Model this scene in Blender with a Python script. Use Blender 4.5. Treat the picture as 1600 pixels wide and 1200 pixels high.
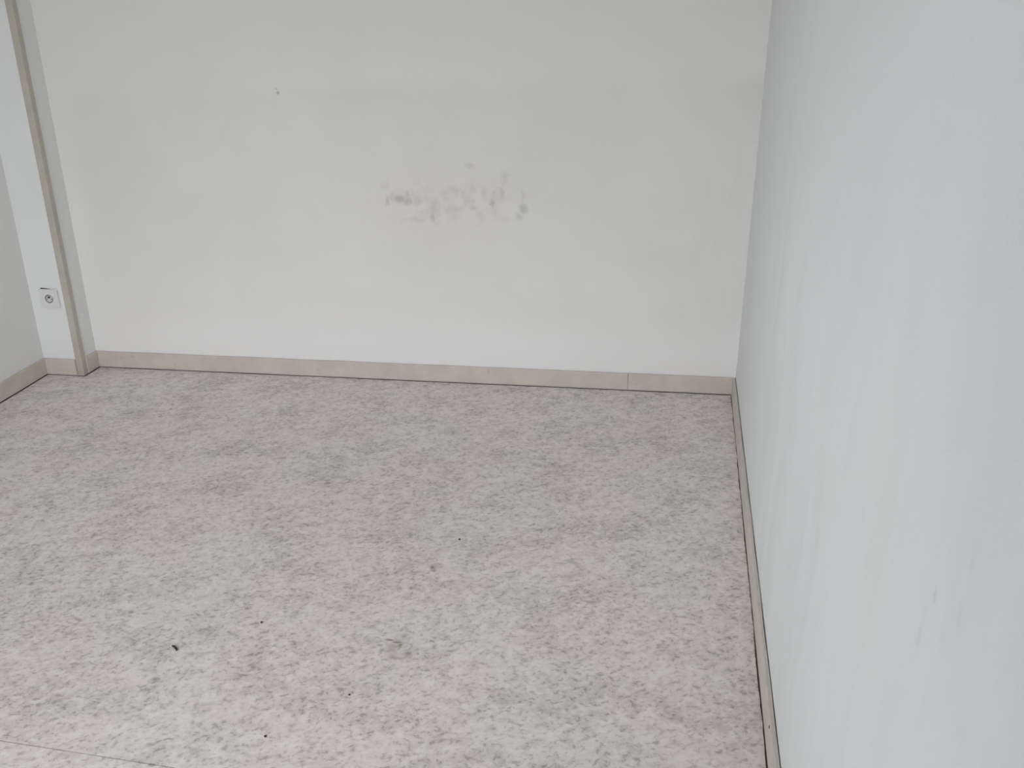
import bpy, bmesh, math, random
from mathutils import Vector, Matrix, noise

# ------------------------------------------------------------------ scene
for o in list(bpy.data.objects):
    bpy.data.objects.remove(o, do_unlink=True)
S = bpy.context.scene
COL = S.collection
random.seed(4)

# camera (pose solved from the room's edges in the photograph)
cam_d = bpy.data.cameras.new('camera')
cam_d.sensor_fit = 'HORIZONTAL'
cam_d.sensor_width = 36.0
cam_d.lens = 1388.5 / 1600 * 36.0
cam_d.clip_start = 0.02
cam = bpy.data.objects.new('camera', cam_d)
COL.objects.link(cam)
F_ = Vector((-0.1203, 0.9210, -0.3706)).normalized()
R_ = Vector((0.9918, 0.1280, -0.0037)); R_ = (R_ - F_ * R_.dot(F_)).normalized()
U_ = R_.cross(F_)
m = Matrix((R_, U_, -F_)).transposed().to_4x4()
m.translation = Vector((-0.4416, -3.2709, 1.3176))
cam.matrix_world = m
S.camera = cam

# overcast daylight sky
world = bpy.data.worlds.new('overcast_sky')
S.world = world
world.use_nodes = True
bg = world.node_tree.nodes['Background']
bg.inputs['Color'].default_value = (0.895, 0.935, 1.0, 1)
bg.inputs['Strength'].default_value = 8.15

# room dimensions
REAR = -3.60                      # wall behind the camera, with the window
WIN = (-2.30, -0.80, 0.10, 2.30)  # window opening in the rear wall x0, x1, z0, z1
WIN2 = (-3.45, -2.42, 0.50, 2.00)  # window opening in the left wall y0, y1, z0, z1
CEIL = 2.50
# portals in the window openings: they only guide the sampling of the sky
def portal(w, h, loc, rot):
    d = bpy.data.lights.new('window_daylight', 'AREA')
    d.shape = 'RECTANGLE'; d.size = w; d.size_y = h
    d.cycles.is_portal = True
    p = bpy.data.objects.new('window_daylight', d); COL.objects.link(p)
    p.location = loc; p.rotation_euler = rot
portal(WIN[1] - WIN[0], WIN[3] - WIN[2], ((WIN[0] + WIN[1]) / 2, REAR - 0.20, (WIN[2] + WIN[3]) / 2), (math.radians(90), 0, 0))
portal(WIN2[1] - WIN2[0], WIN2[3] - WIN2[2], (-2.95, (WIN2[0] + WIN2[1]) / 2, (WIN2[2] + WIN2[3]) / 2), (math.radians(90), 0, math.radians(-90)))

vs = S.view_settings
S.display_settings.display_device = 'sRGB'
vs.view_transform = 'Standard'
vs.look = 'None'
vs.exposure = 0.0
vs.gamma = 1.0
vs.use_curve_mapping = False
S.cycles.use_denoising = True
S.cycles.max_bounces = 5
S.cycles.diffuse_bounces = 4
S.cycles.transparent_max_bounces = 8
S.cycles.sample_clamp_indirect = 0

# ------------------------------------------------------------------ node helper
class NT:
    def __init__(self, name):
        self.mat = bpy.data.materials.new(name)
        self.mat.use_nodes = True
        self.t = self.mat.node_tree
        self.t.nodes.clear()
        self.out = self.t.nodes.new('ShaderNodeOutputMaterial')
        self.b = self.t.nodes.new('ShaderNodeBsdfPrincipled')
        self.t.links.new(self.b.outputs[0], self.out.inputs[0])
        self.tc = self.t.nodes.new('ShaderNodeTexCoord')
        self.co = self.tc.outputs['Object']
    def put(self, sock, v):
        if hasattr(v, 'is_output'):
            self.t.links.new(v, sock)
        elif isinstance(v, (tuple, list)) and len(v) == 3 and sock.type == 'RGBA':
            sock.default_value = (*v, 1)
        else:
            sock.default_value = v
    def math(self, op, a, b=0.0, c=0.0, clamp=False):
        n = self.t.nodes.new('ShaderNodeMath'); n.operation = op; n.use_clamp = clamp
        for s, v in zip(n.inputs, (a, b, c)): self.put(s, v)
        return n.outputs[0]
    def vmath(self, op, a, b=(0, 0, 0)):
        n = self.t.nodes.new('ShaderNodeVectorMath'); n.operation = op
        self.put(n.inputs[0], a)
        if op == 'SCALE': self.put(n.inputs[3], b)
        else: self.put(n.inputs[1], b)
        return n.outputs[1] if op in ('LENGTH', 'DOT_PRODUCT', 'DISTANCE') else n.outputs[0]
    def mapping(self, v, loc=(0, 0, 0), rot=(0, 0, 0), scale=(1, 1, 1)):
        n = self.t.nodes.new('ShaderNodeMapping')
        self.put(n.inputs[0], v)
        n.inputs[1].default_value = loc; n.inputs[2].default_value = rot; n.inputs[3].default_value = scale
        return n.outputs[0]
    def noise(self, v, scale, detail=2.0, rough=0.5, dist=0.0, color=False):
        n = self.t.nodes.new('ShaderNodeTexNoise')
        self.put(n.inputs['Vector'], v)
        n.inputs['Scale'].default_value = scale
        n.inputs['Detail'].default_value = detail
        n.inputs['Roughness'].default_value = rough
        n.inputs['Distortion'].default_value = dist
        return n.outputs['Color' if color else 'Fac']
    def smooth(self, v, a, b, lo=0.0, hi=1.0):
        n = self.t.nodes.new('ShaderNodeMapRange'); n.interpolation_type = 'SMOOTHSTEP'
        self.put(n.inputs['Value'], v)
        n.inputs['From Min'].default_value = a; n.inputs['From Max'].default_value = b
        n.inputs['To Min'].default_value = lo; n.inputs['To Max'].default_value = hi
        return n.outputs[0]
    def lin(self, v, a, b, lo=0.0, hi=1.0):
        n = self.t.nodes.new('ShaderNodeMapRange')
        self.put(n.inputs['Value'], v)
        n.inputs['From Min'].default_value = a; n.inputs['From Max'].default_value = b
        n.inputs['To Min'].default_value = lo; n.inputs['To Max'].default_value = hi
        return n.outputs[0]
    def mix(self, f, a, b, blend='MIX'):
        n = self.t.nodes.new('ShaderNodeMix'); n.data_type = 'RGBA'; n.blend_type = blend
        self.put(n.inputs[0], f); self.put(n.inputs[6], a); self.put(n.inputs[7], b)
        return n.outputs[2]
    def xyz(self, v):
        n = self.t.nodes.new('ShaderNodeSeparateXYZ'); self.put(n.inputs[0], v)
        return n.outputs
    def blob(self, v, c, r, rot=0.0):
        """soft spot: 1 at c falling to 0 on the ellipsoid of radii r"""
        d = self.vmath('SUBTRACT', v, c)
        d = self.mapping(d, rot=rot if isinstance(rot, tuple) else (0, 0, rot), scale=(1, 1, 1)) if rot else d
        d = self.vmath('DIVIDE', d, r)
        return self.smooth(self.vmath('LENGTH', d), 1.0, 0.0)
    def bump(self, h, strength, dist):
        n = self.t.nodes.new('ShaderNodeBump')
        n.inputs['Strength'].default_value = strength; n.inputs['Distance'].default_value = dist
        self.put(n.inputs['Height'], h)
        self.t.links.new(n.outputs[0], self.b.inputs['Normal'])
    def base(self, c, rough=0.6, spec=0.3):
        self.put(self.b.inputs['Base Color'], c)
        self.put(self.b.inputs['Roughness'], rough)
        self.b.inputs['Specular IOR Level'].default_value = spec
        return self.mat

WHITE = (0.870, 0.862, 0.840)
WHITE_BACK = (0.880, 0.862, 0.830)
WHITE_RIGHT = (0.832, 0.843, 0.840)

def plain(name, col, rough=0.6, spec=0.3, var=0.05, scale=18):
    n = NT(name)
    f = n.noise(n.co, scale, 3)
    c = n.mix(f, tuple(x * (1 - var) for x in col), tuple(min(1, x * (1 + var)) for x in col))
    return n.base(c, rough, spec)

# --- white wall paint: albedo from a colour attribute (wear and stains), fine relief from noise
def mat_paint(name, grain, strength, rough):
    n = NT(name)
    at = n.t.nodes.new('ShaderNodeAttribute'); at.attribute_name = 'paint'
    n.bump(n.noise(n.co, grain, 2, 0.6), strength, 0.0013)
    return n.base(at.outputs['Color'], rough, 0.2)

def mat_wall_plain(name, col=WHITE):
    n = NT(name)
    f = n.smooth(n.noise(n.co, 2.2, 2, 0.6), 0.35, 0.7)
    c = n.mix(n.math('MULTIPLY', f, 0.06), col, (0.45, 0.44, 0.42))
    return n.base(c, 0.72, 0.2)

# --- mottled grey and pink sheet vinyl
def mat_vinyl():
    n = NT('mottled_grey_vinyl')
    co = n.co
    wp0 = n.vmath('SUBTRACT', n.noise(co, 30, 1, color=True), (.5, .5, .5))
    cs = n.mapping(n.vmath('ADD', co, n.vmath('SCALE', wp0, 0.016)), rot=(0, 0, math.radians(-20)))
    cs = n.vmath('MULTIPLY', cs, (0.88, 1.10, 1))
    hue = n.smooth(n.noise(co, 2.3, 2, 0.55), 0.36, 0.64)
    c = n.mix(hue, (0.860, 0.800, 0.735), (0.880, 0.775, 0.715))
    # soft grey cloud
    cl = n.noise(cs, 7, 2, 0.62)
    c = n.mix(n.math('MULTIPLY', n.smooth(cl, 0.42, 0.70), 0.38), c, (0.51, 0.465, 0.465))
    # mid-size mottling, light and dark
    mid = n.noise(n.vmath('ADD', cs, (3, 1, 0)), 31, 2, 0.68)
    c = n.mix(n.math('MULTIPLY', n.smooth(mid, 0.50, 0.34), 0.60), c, (0.96, 0.90, 0.84))
    c = n.mix(n.math('MULTIPLY', n.smooth(mid, 0.50, 0.70), 0.40), c, (0.48, 0.425, 0.41))
    # dark irregular flecks, denser in the dark mottling
    fl = n.noise(cs, 84, 2, 0.68)
    dens = n.lin(n.math('ADD', mid, cl), 0.75, 1.25, 0.25, 1.0)
    c = n.mix(n.math('MULTIPLY', n.math('MULTIPLY', n.smooth(fl, 0.51, 0.68), dens), 0.80), c, (0.34, 0.30, 0.295))
    c = n.mix(n.math('MULTIPLY', n.smooth(fl, 0.46, 0.30), 0.42), c, (0.96, 0.90, 0.85))
    # reddish tint in patches
    for (p, r, st, k) in [((-.477, -1.441, 0), (.13, .10, 1), .30, (.48, .34, .30)), ((-1.72, -1.66, 0), (.13, .10, 1), .32, (.50, .38, .33)), ((-1.02, -1.36, 0), (.10, .06, 1), .16, (.50, .38, .36))]:
        c = n.mix(n.math('MULTIPLY', n.math('MULTIPLY', n.blob(co, p, r), n.smooth(fl, .40, .6)), st), c, k)
    # stains: brown-green squiggles
    w3 = n.vmath('ADD', co, n.vmath('SCALE', wp0, 0.010))
    st = None
    for (bx, by, rx, ry, k) in [(-.912, -1.317, .010, .018, 1), (-.904, -1.330, .015, .010, .9), (-.905, -1.313, .026, .020, .35),
                                (-.946, -1.622, .017, .008, 1), (-.926, -1.629, .019, .008, 1), (-.917, -1.641, .008, .016, .9),
                                (-.935, -1.648, .026, .030, .40), (-.925, -1.678, .020, .022, .40), (-.893, -1.668, .015, .024, .50)]:
        b = n.math('MULTIPLY', n.blob(w3, (bx, by, 0), (rx, ry, 1)), k)
        st = b if st is None else n.math('MAXIMUM', st, b)
    c = n.mix(n.math('MULTIPLY', st, 0.85), c, (0.24, 0.175, 0.075))
    n.bump(mid, 0.10, 0.0006)
    rough = n.lin(cl, 0.3, 0.7, 0.42, 0.56)
    return n.base(c, rough, 0.35)

# --- cream gloss paint on baseboards and corner trim, scuffed near the floor
def mat_cream(name, col, wear=1.0):
    n = NT(name)
    co = n.co
    f = n.noise(co, 12, 4, 0.6)
    c = n.mix(n.smooth(f, 0.3, 0.7), tuple(x * 0.95 for x in col), tuple(x * 1.05 for x in col))
    z = n.xyz(co)[2]
    s = n.math('MULTIPLY', n.smooth(n.noise(co, 45, 4, 0.65), 0.60, 0.74), 0.35 * wear)
    c = n.mix(s, c, tuple(x * 0.62 for x in col))
    return n.base(c, 0.45, 0.4)

M = dict(
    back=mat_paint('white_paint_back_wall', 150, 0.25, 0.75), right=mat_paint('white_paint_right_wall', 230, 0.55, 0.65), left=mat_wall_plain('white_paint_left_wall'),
    pillar=mat_wall_plain('white_paint_pillar', (0.880, 0.876, 0.862)),
    rear=mat_wall_plain('white_paint_rear_wall'), ceil=mat_wall_plain('white_ceiling_paint', (0.82, 0.82, 0.80)),
    vinyl=mat_vinyl(), cream=mat_cream('cream_gloss_paint', (0.655, 0.598, 0.520)),
    trim=mat_cream('cream_corner_paint', (0.55, 0.505, 0.425), 0.5),
    sub=plain('dark_subfloor', (0.15, 0.125, 0.10), 0.9, 0.1),
    socket=plain('socket_plastic', (0.80, 0.80, 0.765), 0.35, 0.5, 0.02),
    well=plain('socket_well_plastic', (0.70, 0.70, 0.67), 0.4, 0.4, 0.03),
    dark=plain('dark_hole', (0.03, 0.03, 0.03), 0.8, 0.1),
    groove=plain('grey_socket_groove', (0.16, 0.16, 0.15), 0.6, 0.2),
    metal=plain('worn_brass', (0.35, 0.33, 0.28), 0.35, 0.5),
    chip=plain('dark_brown_wood', (0.055, 0.042, 0.038), 0.7, 0.2, 0.3, 300),
    crumb=plain('black_grit', (0.05, 0.043, 0.042), 0.8, 0.2, 0.3, 300),
    pvc=plain('white_window_frame', (0.80, 0.80, 0.79), 0.35, 0.4, 0.02),
    ground=plain('grey_outdoor_ground', (0.24, 0.25, 0.22), 0.9, 0.1, 0.2, 0.4),
)
M['metal'].node_tree.nodes['Principled BSDF'].inputs['Metallic'].default_value = 0.8

def mat_glass():
    mt = bpy.data.materials.new('window_glass'); mt.use_nodes = True
    t = mt.node_tree; t.nodes.clear()
    o = t.nodes.new('ShaderNodeOutputMaterial'); mx = t.nodes.new('ShaderNodeMixShader')
    tr = t.nodes.new('ShaderNodeBsdfTransparent'); gl = t.nodes.new('ShaderNodeBsdfGlossy'); fr = t.nodes.new('ShaderNodeFresnel')
    gl.inputs['Roughness'].default_value = 0.02; fr.inputs[0].default_value = 1.45
    t.links.new(fr.outputs[0], mx.inputs[0]); t.links.new(tr.outputs[0], mx.inputs[1]); t.links.new(gl.outputs[0], mx.inputs[2])
    t.links.new(mx.outputs[0], o.inputs[0])
    return mt
M['glass'] = mat_glass()

# ------------------------------------------------------------------ mesh helpers
def link(name, bm, mat, parent=None, smooth=False):
    bmesh.ops.recalc_face_normals(bm, faces=bm.faces)
    me = bpy.data.meshes.new(name)
    bm.to_mesh(me); bm.free()
    if smooth:
        for p in me.polygons: p.use_smooth = True
    me.materials.append(mat)
    o = bpy.data.objects.new(name, me)
    COL.objects.link(o)
    if parent: o.parent = parent
    return o

def empty(name, loc=(0, 0, 0)):
    o = bpy.data.objects.new(name, None)
    o.empty_display_size = 0.05
    COL.objects.link(o); o.location = loc
    return o

def tag(o, label, cat, kind=None, group=None):
    o['label'] = label; o['category'] = cat
    if kind: o['kind'] = kind
    if group: o['group'] = group
    return o

def prism(bm, poly, z0, z1):
    a = [bm.verts.new((x, y, z0)) for x, y in poly]
    b = [bm.verts.new((x, y, z1)) for x, y in poly]
    n = len(poly)
    bm.faces.new(a[::-1]); bm.faces.new(b)
    for i in range(n):
        bm.faces.new((a[i], a[(i + 1) % n], b[(i + 1) % n], b[i]))
    return bm

def box(bm, x0, x1, y0, y1, z0, z1):
    return prism(bm, [(x0, y0), (x1, y0), (x1, y1), (x0, y1)], z0, z1)

def bevel(bm, w, seg=2):
    bmesh.ops.bevel(bm, geom=bm.edges[:], offset=w, segments=seg, profile=0.5, affect='EDGES', clamp_overlap=True)
    return bm

# ------------------------------------------------------------------ setting
KR = math.tan(0.0605)          # the right wall runs slightly inwards towards the camera
KL = math.tan(-0.0151)
XL = -2.7996
PX, PD = -2.629, 0.1134        # outer corner of the boxed pillar (on the corner trim)
TT = 0.004                     # thickness of the corner trim
def xr(y): return KR * y
def xl(y): return XL + KL * y
TH = 0.15

# wear and stains of the painted walls, as albedo at each vertex
def fbm(x, y, z=0.0, o=3): return 0.5 + 0.5 * noise.fractal(Vector((x, y, z)), 0.9, 2.0, o) * 0.85
def sstep(a, b, v):
    t = min(1.0, max(0.0, (v - a) / (b - a))); return t * t * (3 - 2 * t)
def mixc(f, a, b): return tuple(p + (q - p) * f for p, q in zip(a, b))
def spot(u, v, cu, cv, ru, rv):
    d = ((u - cu) / ru) ** 2 + ((v - cv) / rv) ** 2
    return 0.0 if d >= 1 else sstep(1, 0, math.sqrt(d))

SMUDGES = [(-1.337, .722, .014, .022, .75), (-1.318, .738, .016, .018, .40), (-1.292, .728, .036, .022, 1.0),
    (-1.262, .748, .014, .016, .75), (-1.262, .719, .020, .018, .75), (-1.225, .722, .030, .022, .35),
    (-1.167, .661, .014, .022, .70), (-1.160, .695, .034, .050, .42), (-1.229, .653, .050, .014, .35),
    (-1.276, .648, .024, .012, .28), (-1.080, .765, .030, .018, .38), (-1.120, .757, .030, .014, .28),
    (-1.080, .695, .040, .020, .32), (-1.110, .690, .020, .016, .30), (-1.026, .857, .024, .016, .38),
    (-1.010, .702, .026, .014, .40), (-1.015, .770, .022, .028, .26), (-.938, .718, .015, .024, .80),
    (-.904, .754, .014, .030, .55), (-.932, .762, .012, .014, .50), (-.970, .752, .016, .034, .26),
    (-.825, .702, .020, .026, .75), (-.842, .673, .018, .020, .50), (-.828, .748, .010, .034, .40),
    (-.892, .817, .018, .034, .38), (-1.345, .775, .026, .022, .22), (-.905, .660, .045, .014, .18)]
def paint_back(x, z):
    wx = x + 0.06 * (fbm(x * 5, z * 5, 3) - .5); wz = z + 0.06 * (fbm(x * 5, z * 5, 8) - .5)
    # grubby field with a tilted upper edge
    edge = wz - (1.165 + 0.0255 * wx)
    under = sstep(0.05, -0.04, edge)
    field = under * sstep(0.14, 0.55, wz) * sstep(-2.62, -2.50, wx)
    patchy = sstep(0.30, 0.70, fbm(wx * 2.2, wz * 2.2, 1, 4))
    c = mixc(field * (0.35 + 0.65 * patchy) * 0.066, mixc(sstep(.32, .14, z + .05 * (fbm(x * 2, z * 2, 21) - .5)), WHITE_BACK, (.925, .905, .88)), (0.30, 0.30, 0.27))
    # streaks beside the right-hand corner
    st = sstep(0.45, 0.68, fbm(x * 16 + 2 * fbm(x * 4, z * 4, 30), z * 2.4, 5)) * sstep(-.36, -.14, wx) * sstep(.15, .45, wz) * under
    c = mixc(st * 0.032, c, (0.25, 0.25, 0.25))
    # rubbed, slightly pinkish area round the smudges
    c = mixc(spot(wx, wz, -1.12, .72, .75, .42) * 0.16, c, (0.80, 0.72, 0.66))
    c = mixc(sstep(.45, .75, fbm(x * 1.6, z * 1.2, 12)) * 0.04, c, (0.62, 0.57, 0.53))
    # smudges
    if -1.5 < x < -.65 and .55 < z < .95:
        sx = x + 0.022 * (fbm(x * 50, z * 50, 2) - .5); sz = z + 0.022 * (fbm(x * 50, z * 50, 6) - .5)
        t = 0.0
        for bx, bz, rx, rz, k in SMUDGES:
            t = max(t, k * spot(sx, sz, bx, bz, rx * 1.2, rz * 1.2))
        t = max(t, 0.30 * spot(sx, sz, -1.09, .715, .40, .14) * sstep(.42, .75, fbm(x * 18, z * 18, 4, 4)))
        c = mixc(t * 0.42, c, (0.20, 0.19, 0.18))
    t = max(spot(x, z, -1.727, 1.106, .008, .009), .6 * spot(x, z, -1.731, 1.119, .006, .006))
    return mixc(t * 0.6, c, (0.12, 0.12, 0.12))

SCUFFS = [(-2.5645, .8485, .006, .011, .55), (-2.5455, .790, .006, .020, .35), (-2.549, .815, .005, .02, .14), (-2.628, .87, .007, .03, .14), (-2.63, .925, .006, .03, .10),
          (-2.60, .83, .010, .012, .10), (-2.68, .80, .02, .02, .08), (-1.3847, .1786, .008, .006, 1.0)]
def paint_right(y, z):
    wy = y + 0.10 * (fbm(y * 3, z * 3, 3) - .5) + 0.03 * (fbm(y * 9, z * 9, 13) - .5)
    nearness = 0.35 + 0.65 * sstep(-.4, -1.6, y)
    st = fbm(wy * 9, z * 1.3, 1, 4); st2 = fbm(wy * 26, z * 3.2, 7)
    low = (0.35 + 0.65 * sstep(1.30, 0.55, z)) * nearness
    c = mixc(sstep(.46, .70, st) * low * 0.05, WHITE_RIGHT, (0.42, 0.42, 0.42))
    c = mixc(sstep(.50, .72, st2) * low * 0.03, c, (0.45, 0.44, 0.42))
    c = mixc(sstep(.48, .28, st) * low * 0.25, c, tuple(min(.95, v * 1.05) for v in WHITE_RIGHT))
    c = mixc(spot(wy, z, -2.19, .76, .40, .34) * sstep(.25, .65, fbm(y * 3, z * 3, 9)) * 0.16, c, (0.74, 0.70, 0.58))
    t = 0.0
    for by, bz, ry, rz, k in SCUFFS: t = max(t, k * spot(y, z, by, bz, ry, rz))
    c = mixc(t * 0.42, c, (0.16, 0.16, 0.18))
    return mixc(spot(y, z, -1.4393, .2982, .009, .007), c, (0.93, 0.93, 0.93))

def steps(*zones):
    out = []
    for a, b, d in zones:
        n = max(1, round((b - a) / d)); out += [a + (b - a) * i / n for i in range(n)]
    return out + [zones[-1][1]]
def painted_wall(name, us, zs, pos, paint, outward, mat):
    """grid wall with the paint's albedo at its vertices, given thickness outwards"""
    nu, nz = len(us), len(zs)
    co = [pos(u, z) for z in zs for u in us]
    cols = [paint(u, z) for z in zs for u in us]
    faces = [(j * nu + i, j * nu + i + 1, (j + 1) * nu + i + 1, (j + 1) * nu + i) for j in range(nz - 1) for i in range(nu - 1)]
    N = len(co)
    corner = [0, nu - 1, N - 1, N - nu]
    co += [tuple(Vector(co[k]) + Vector(outward) * TH) for k in corner]
    cols += [WHITE] * 4
    faces.append((N + 3, N + 2, N + 1, N))
    faces.append(tuple(range(0, nu)[::-1]) + (N, N + 1))
    faces.append(tuple(range(N - nu, N)) + (N + 2, N + 3))
    faces.append(tuple(j * nu for j in range(nz)) + (N + 3, N))
    faces.append(tuple(j * nu + nu - 1 for j in range(nz))[::-1] + (N + 1, N + 2))
    me = bpy.data.meshes.new(name); me.from_pydata(co, [], faces); me.update()
    at = me.attributes.new('paint', 'FLOAT_COLOR', 'POINT')
    at.data.foreach_set('color', [v for c in cols for v in (*c, 1.0)])
    me.materials.append(mat)
    o = bpy.data.objects.new(name, me); COL.objects.link(o)
    return o

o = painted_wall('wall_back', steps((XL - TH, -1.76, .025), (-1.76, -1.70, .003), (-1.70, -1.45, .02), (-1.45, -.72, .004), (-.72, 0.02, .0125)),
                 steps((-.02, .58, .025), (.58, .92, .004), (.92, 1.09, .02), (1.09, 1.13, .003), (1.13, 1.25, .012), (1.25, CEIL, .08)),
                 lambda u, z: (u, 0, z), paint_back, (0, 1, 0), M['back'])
tag(o, 'white painted back wall with grey smudges in its middle', 'wall', 'structure')
o = painted_wall('wall_right', steps((REAR, -2.9, .05), (-2.9, -2.72, .01), (-2.72, -2.5, .004), (-2.5, -1.46, .010), (-1.46, -1.36, .0035), (-1.36, 0.0, .012)),
                 steps((-.02, .16, .03), (.16, .20, .0035), (.20, .28, .02), (.28, .32, .0035), (.32, .74, .03), (.74, .96, .006), (.96, 1.5, .03), (1.5, CEIL, .1)),
                 lambda u, z: (xr(u), u, z), paint_right, (1, 0, 0), M['right'])
tag(o, 'white painted right-hand wall with wiped vertical streaks', 'wall', 'structure')
bm = bmesh.new()
def lseg(ya, yb, z0, z1): prism(bm, [(xl(ya), ya), (xl(yb), yb), (xl(yb) - TH, yb), (xl(ya) - TH, ya)], z0, z1)
lseg(0, WIN2[1], -.02, CEIL); lseg(WIN2[0], REAR, -.02, CEIL); lseg(WIN2[1], WIN2[0], -.02, WIN2[2]); lseg(WIN2[1], WIN2[0], WIN2[3], CEIL)
o = link('wall_left', bm, M['left'])
tag(o, 'shaded white wall at the left edge', 'wall', 'structure')
o = link('wall_pillar', box(bmesh.new(), XL - 0.01, PX - TT, -PD + TT, 0.005, -0.02, CEIL), M['pillar'])
tag(o, 'narrow white boxed pillar in the left corner carrying the socket', 'pillar', 'structure')

# wall behind the camera with the window that lights the room
bm = bmesh.new()
x0, x1 = xl(REAR) - TH, xr(REAR) + TH
box(bm, x0, WIN[0], REAR - 0.25, REAR, -0.02, CEIL)
box(bm, WIN[1], x1, REAR - 0.25, REAR, -0.02, CEIL)
box(bm, WIN[0], WIN[1], REAR - 0.25, REAR, -0.02, WIN[2])
box(bm, WIN[0], WIN[1], REAR - 0.25, REAR, WIN[3], CEIL)
o = link('wall_rear', bm, M['rear'])
tag(o, 'white wall behind the camera with a window opening', 'wall', 'structure')

def window(name, label, loc, rz, width, hh):
    w = empty(name, loc); w.rotation_euler = (0, 0, rz)
    tag(w, label, 'window', 'structure')
    hw = width / 2
    bm = bmesh.new(); f = 0.05
    box(bm, -hw, hw, -.035, .035, 0, f); box(bm, -hw, hw, -.035, .035, hh - f, hh)
    box(bm, -hw, -hw + f, -.035, .035, f, hh - f); box(bm, hw - f, hw, -.035, .035, f, hh - f)
    link('window_frame', bm, M['pvc'], w)
    for s in (-1, 1):
        a, b = (-hw + f, -0.002) if s < 0 else (0.002, hw - f)
        bm = bmesh.new(); g = 0.055
        box(bm, a, b, -.025, .03, f, f + g); box(bm, a, b, -.025, .03, hh - f - g, hh - f)
        box(bm, a, a + g, -.025, .03, f + g, hh - f - g); box(bm, b - g, b, -.025, .03, f + g, hh - f - g)
        sash = link('sash', bm, M['pvc'], w)
        link('pane', box(bmesh.new(), a + g, b - g, 0.0, 0.004, f + g, hh - f - g), M['glass'], sash)
window('window_1', 'white two-leaf glazed door behind the camera', ((WIN[0] + WIN[1]) / 2, REAR - 0.15, WIN[2]), 0, WIN[1] - WIN[0], WIN[3] - WIN[2])
wy = (WIN2[0] + WIN2[1]) / 2
window('window_2', 'white two-leaf window in the left wall beside the camera', (xl(wy) - 0.08, wy, WIN2[2]), math.radians(-90) + 0.0151, WIN2[1] - WIN2[0], WIN2[3] - WIN2[2])

o = link('ceiling', prism(bmesh.new(), [(XL - TH, TH), (XL - TH, REAR - .25), (TH, REAR - .25), (TH, TH)], CEIL, CEIL + 0.15), M['ceil'])
tag(o, 'white painted ceiling', 'ceiling', 'structure')

# floor: dark subfloor with three vinyl sheets, butted along two seams
o = link('floor', prism(bmesh.new(), [(XL - TH, TH), (XL - TH, REAR - .25), (TH, REAR - .25), (TH, TH)], -0.12, -0.0025), M['sub'])
tag(o, 'mottled grey and pink sheet vinyl floor', 'floor', 'structure')
FL = o
def seam_a(x): return -2.0313 + (x + 1.5681) * (-0.0190 / 0.3080)
def seam_b(x): return -0.3110 + (x + 2.2622) * (-0.0275 / 0.9589)
H, T, GAP = 0.070, 0.010, 0.0026
TR = 0.012                     # thickness of the right-hand board
def wob(x, k, f=3.0): return noise.noise(Vector((x * f, k, 0.3)))
ga = lambda x: 0.0013 + 0.0004 * wob(x, 1)
gb = lambda x: max(0.00005, 0.00045 * (1 - (x + 2.3) / 1.6) + 0.0003 * wob(x, 7))
# ragged cut edges: the vinyl stops a few millimetres short of the boards
def cut(v, k, base, amp): return max(-0.002, base + amp * wob(v, k, 4) + 0.6 * amp * wob(v, k + 9, 17) + 0.4 * amp * wob(v, k + 5, 60))
def redge(y): return xr(y) - TR - cut(y, 11, 0.0023, 0.0026)
def ledge(y): return xl(y) + T + cut(y, 21, 0.0030, 0.0015)
def bedge(x): return -T - cut(x, 31, 0.0030, 0.0022)
def lerps(a, b, d):
    n = max(1, int(abs(b - a) / d)); return [a + (b - a) * i / n for i in range(n + 1)]
def sheet(front, back, back_outline=None):
    """one vinyl sheet: ragged outline, 2.5 mm thick"""
    yl0, yr0 = front(XL), front(0); 
    yl1, yr1 = (back(XL), back(0)) if back else (-PD - 0.012, -0.010)
    pts = [(x, front(x)) for x in lerps(ledge(yl0), redge(yr0), 0.06)]
    pts += [(redge(y), y) for y in lerps(yr0, yr1, 0.008)[1:-1]]
    if back:
        pts += [(x, back(x)) for x in lerps(redge(yr1), ledge(yl1), 0.06)]
    else:
        xs = PX - TT + T + 0.003
        pts += [(x, bedge(x)) for x in lerps(redge(-T), xs, 0.012)]
        pts += [(xs + 0.0015 * wob(y, 41, 30), y) for y in lerps(-0.02, -PD - 0.002, 0.01)]
        pts += [(x, -PD - 0.0055 - cut(x, 51, 0.0025, 0.0012)) for x in lerps(xs - .003, XL + T + .004, 0.01)]
    pts += [(ledge(y), y) for y in lerps(yl1, yl0, 0.012)[1:-1]]
    bm = bmesh.new()
    prism(bm, pts, -0.0025, 0.0)
    bmesh.ops.triangulate(bm, faces=[f for f in bm.faces if len(f.verts) > 4])
    return link('vinyl_sheet', bm, M['vinyl'], FL)
sheet(lambda x: REAR + 0.01, lambda x: seam_a(x) - ga(x))
sheet(lambda x: seam_a(x) + ga(x), lambda x: seam_b(x) - gb(x))
sheet(lambda x: seam_b(x) + gb(x), None)

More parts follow.
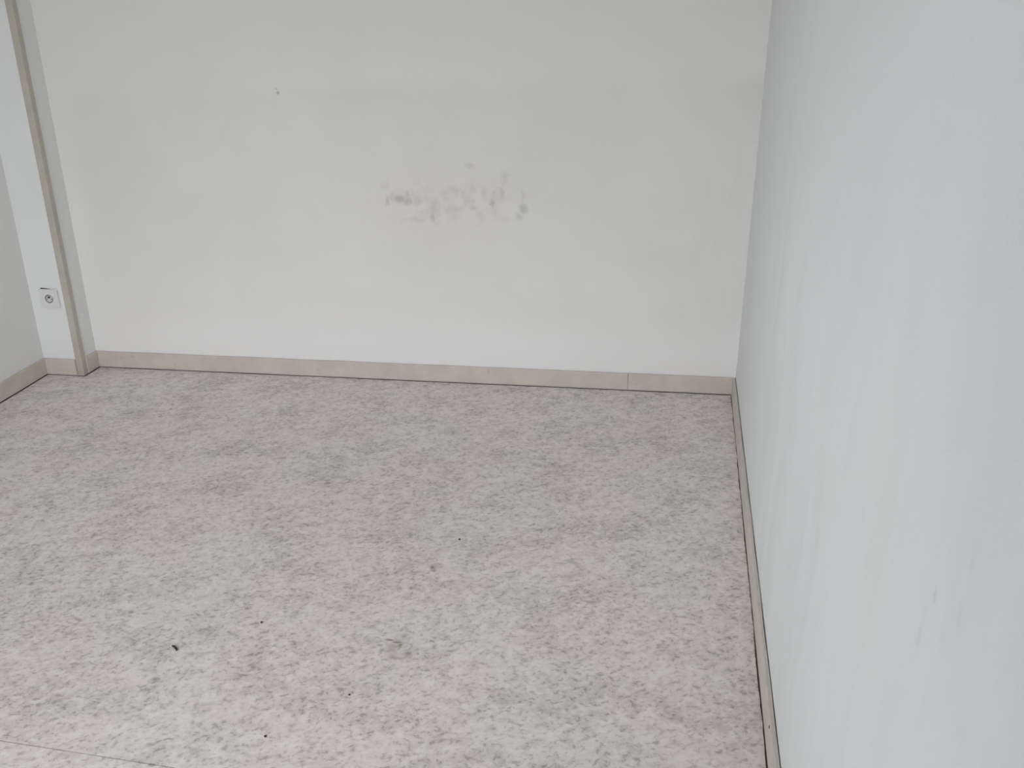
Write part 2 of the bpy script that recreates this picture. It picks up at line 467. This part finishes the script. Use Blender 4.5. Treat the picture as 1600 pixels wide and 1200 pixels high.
# ------------------------------------------------------------------ baseboards
def board(parent, p0, p1, nrm, seed, gap=GAP, stand=0.0006, name='board', top_wave=0.0008, t=T):
    """board along p0->p1 on a wall whose inward normal is nrm; uneven lower edge leaves a thin dark gap"""
    p0, p1, nrm = Vector((*p0, 0)), Vector((*p1, 0)), Vector((*nrm, 0)).normalized()
    L = (p1 - p0).length; N = max(2, int(L / 0.03))
    bm = bmesh.new(); rings = []
    for i in range(N + 1):
        s = L * i / N; p = p0.lerp(p1, i / N)
        zb = max(0.0008, gap + 0.0017 * noise.noise(Vector((s * 7, seed, 0))) + 0.0009 * noise.noise(Vector((s * 31, seed, 4))))
        zt = H + top_wave * noise.noise(Vector((s * 5, seed, 9)))
        st = max(0.0002, stand + stand * 0.6 * noise.noise(Vector((s * 6, seed, 2))))
        prof = [(st, zb), (t - .001, zb), (t, zb + .001), (t, zt - .003), (t - .0008, zt - .0010), (t - .0028, zt), (st, zt)]
        rings.append([bm.verts.new((p.x + nrm.x * a, p.y + nrm.y * a, z)) for a, z in prof])
    k = len(rings[0])
    for i in range(N):
        for j in range(k):
            bm.faces.new((rings[i][j], rings[i][(j + 1) % k], rings[i + 1][(j + 1) % k], rings[i + 1][j]))
    bm.faces.new(rings[0]); bm.faces.new(rings[-1][::-1])
    return link(name, bm, M['cream'], parent)

nr = Vector((-1, KR)).normalized(); nl = Vector((1, -KL)).normalized()
bb = tag(empty('baseboard_back'), 'cream painted baseboard along the foot of the back wall', 'baseboard', 'structure')
board(bb, (PX - TT + T, 0), (-0.4112, 0), (0, -1), 1)
board(bb, (-0.4101, 0), (-T - 0.0015, 0), (0, -1), 2)
br = tag(empty('baseboard_right'), 'cream painted baseboard running along the right-hand wall', 'baseboard', 'structure')
rb = board(br, (0, -0.0006), (xr(REAR + .01), REAR + .01), nr, 3, gap=0.0010, stand=0.0023, t=TR)
bl = tag(empty('baseboard_left'), 'short visible run of cream baseboard at the left edge', 'baseboard', 'structure')
board(bl, (xl(-PD + TT), -PD + TT), (xl(REAR + .01), REAR + .01), nl, 4)
bp = tag(empty('baseboard_pillar'), 'cream baseboard wrapped round the foot of the pillar', 'baseboard', 'structure')
board(bp, (XL + T + .002, -PD + TT), (PX - 0.0275, -PD + TT), (0, -1), 5)
board(bp, (PX - TT, -PD + 0.0005 + 0.027), (PX - TT, -0.0005), (1, 0), 6)

# nail head in the right baseboard
bm = bmesh.new()
bmesh.ops.create_cone(bm, cap_ends=True, segments=12, radius1=0.0038, radius2=0.0030, depth=0.0015)
nail = link('nail_head', bm, M['dark'], br)
ny = -1.868
nail.rotation_euler = (0, math.radians(-90), -0.06)
nail.location = (xr(ny) + nr.x * 0.0122, ny + nr.y * 0.0122, 0.062)

# corner trim: angle bead up the pillar's outer edge
bm = bmesh.new(); Wt = 0.027
pf = [(PX - Wt, -PD + TT), (PX - Wt, -PD + 0.0008), (PX - Wt + .0008, -PD), (PX - .002, -PD), (PX - .0006, -PD + .0006), (PX, -PD + .002),
      (PX, -PD + Wt - .0008), (PX - .0008, -PD + Wt), (PX - TT, -PD + Wt), (PX - TT, -PD + TT)]
prism(bm, pf, 0.001, CEIL)
o = link('trim_1', bm, M['trim'])
tag(o, 'beige corner bead running up the edge of the white pillar', 'corner trim', 'structure')

# ground outside the window
o = link('ground', box(bmesh.new(), -80, 60, -80, 60, -3.3, -3.2), M['ground'])
tag(o, 'grey ground outside the window behind the camera', 'ground', 'structure')

# ------------------------------------------------------------------ wall socket
sock = empty('wall_socket', (-2.7140, -PD + TT, 0.3265))
tag(sock, 'white square wall socket low on the corner pillar', 'wall socket')
def rrect(w, h, r, seg=5):
    pts = []
    for cx, cz, a0 in ((w - r, h - r, 0), (-w + r, h - r, 90), (-w + r, -h + r, 180), (w - r, -h + r, 270)):
        for i in range(seg + 1):
            a = math.radians(a0 + 90 * i / seg)
            pts.append((cx + r * math.cos(a), cz + r * math.sin(a)))
    return pts
def loft(bm, loops, cap0=True, cap1=True):
    rs = [[bm.verts.new(p) for p in lp] for lp in loops]
    n = len(rs[0])
    for a, b in zip(rs, rs[1:]):
        for i in range(n): bm.faces.new((a[i], a[(i + 1) % n], b[(i + 1) % n], b[i]))
    if cap0: bm.faces.new(rs[0])
    if cap1: bm.faces.new(rs[-1][::-1])
HP = 0.039; WR = 0.0172; D = 0.0085
# faceplate: rounded square with round opening
bm = bmesh.new(); N = 64
ang = [2 * math.pi * (i + .5) / N for i in range(N)]
def round_square(a, h):                      # squircle outline: flat sides, small rounded corners
    c, d = math.cos(a), math.sin(a); k = 18
    r = h / (abs(c) ** k + abs(d) ** k) ** (1 / k)
    return (r * c, r * d)
sq = [round_square(a, HP) for a in ang]
circ = [(WR * math.cos(a), WR * math.sin(a)) for a in ang]
loops = [[(x, 0, z) for x, z in sq], [(x, -D + .0022, z) for x, z in sq], [(x * .965, -D, z * .965) for x, z in sq],
         [(x * 1.06, -D, z * 1.06) for x, z in circ], [(x, -D + .0010, z) for x, z in circ], [(x, -0.0005, z) for x, z in circ]]
loft(bm, loops, True, False)
plate = link('faceplate', bm, M['socket'], sock)
# slightly loose: upper left corner stands off the wall
plate.rotation_euler = (math.radians(1.2), 0, math.radians(1.6))
plate.location = (0, -0.0022, 0)
# dark mounting frame behind the plate
bm = bmesh.new()
lp = rrect(0.034, 0.0365, 0.003, 5)
loft(bm, [[(x, 0.0, z) for x, z in lp], [(x, -0.0032, z) for x, z in lp]])
link('mounting_frame', bm, M['dark'], sock)
# cut-out in the wall showing as a dark slot above the plate's left half
bm = bmesh.new()
wedge = [(-0.0345, 0.0385), (0.006, 0.0385), (0.006, 0.0397), (-0.012, 0.0412), (-0.033, 0.0425), (-0.0345, 0.0415)]
loft(bm, [[(x, 0.002, z) for x, z in wedge], [(x, -0.0004, z) for x, z in wedge]])
link('wall_cutout', bm, M['dark'], sock)
# dark ring joint and inner disc
bm = bmesh.new(); n = 32
def circ_pts(r, y, cx=0, cz=0, n=32): return [(cx + r * math.cos(2 * math.pi * i / n), y, cz + r * math.sin(2 * math.pi * i / n)) for i in range(n)]
loft(bm, [circ_pts(0.0169, -0.0008), circ_pts(0.0169, -0.0030)])
well = link('socket_well', bm, M['groove'], plate)
bm = bmesh.new()
loft(bm, [circ_pts(0.0136, -0.0028), circ_pts(0.0136, -0.0056), circ_pts(0.0129, -0.0064)])
link('socket_disc', bm, M['well'], plate)
for dx in (-0.0090, 0.0090):
    bm = bmesh.new(); loft(bm, [circ_pts(0.0022, -0.0062, dx, -0.0015, 16), circ_pts(0.0022, -0.0067, dx, -0.0015, 16)])
    link('pin_hole', bm, M['dark'], plate)
bm = bmesh.new(); loft(bm, [circ_pts(0.0048, -0.0062, 0.0005, 0.0065, 16), circ_pts(0.0048, -0.0067, 0.0005, 0.0065, 16)])
link('earth_pin_collar', bm, M['dark'], plate)
bm = bmesh.new(); loft(bm, [circ_pts(0.0022, -0.0064, 0, 0.0075, 16), circ_pts(0.0022, -0.0150, 0, 0.0075, 16), circ_pts(0.0012, -0.0165, 0, 0.0075, 16)])
link('earth_pin', bm, M['metal'], plate, True)

# ------------------------------------------------------------------ debris on the floor
def splinter():
    bm = bmesh.new(); K = 9; rings = []
    L = 0.026
    for i in range(K):
        t = i / (K - 1)
        r = 0.0026 * (0.35 + 0.75 * math.sin(math.pi * min(1, 0.12 + t * 0.80)))
        cx = L * (t - .5); cy = 0.0022 * math.sin(t * 3.0); cz = 0.0026 + 0.0010 * t
        rings.append([(cx, cy + r * math.cos(a), cz + r * math.sin(a) * 0.9) for a in [2 * math.pi * j / 7 + .2 * i for j in range(7)]])
    loft(bm, rings)
    mz = min(v.co.z for v in bm.verts)
    for v in bm.verts: v.co.z -= mz
    return bm
o = link('wood_splinter', splinter(), M['chip'])
o.location = (-1.428, -1.7155, 0.0); o.rotation_euler = (0, 0, math.radians(-42))
tag(o, 'dark brown splinter lying on the floor at lower left', 'splinter')
def crumb(r, seed):
    bm = bmesh.new()
    bmesh.ops.create_icosphere(bm, subdivisions=2, radius=r)
    for v in bm.verts:
        k = 1 + 0.35 * noise.noise(v.co / r * 1.3 + Vector((seed, 0, 0)))
        v.co = Vector((v.co.x * k, v.co.y * k, v.co.z * k * 0.6))
    mz = min(v.co.z for v in bm.verts)
    for v in bm.verts: v.co.z -= mz
    return bm
for i, (x, y, r, lab) in enumerate([
        (-.8644, -1.1735, .0034, 'tiny black crumb in the middle of the floor, farthest of four'),
        (-1.2669, -1.5979, .0029, 'tiny dark crumb on the floor right of the brown splinter'),
        (-.9844, -1.8135, .0024, 'tiny dark crumb on the floor below the brown squiggly stain'),
        (-1.116, -1.951, .0028, 'tiny dark crumb on the floor, nearest the camera')]):
    o = link('floor_crumb', crumb(r, i * 3.7), M['crumb'])
    o.location = (x, y, 0)
    tag(o, lab, 'crumb', group='crumbs scattered on the floor')
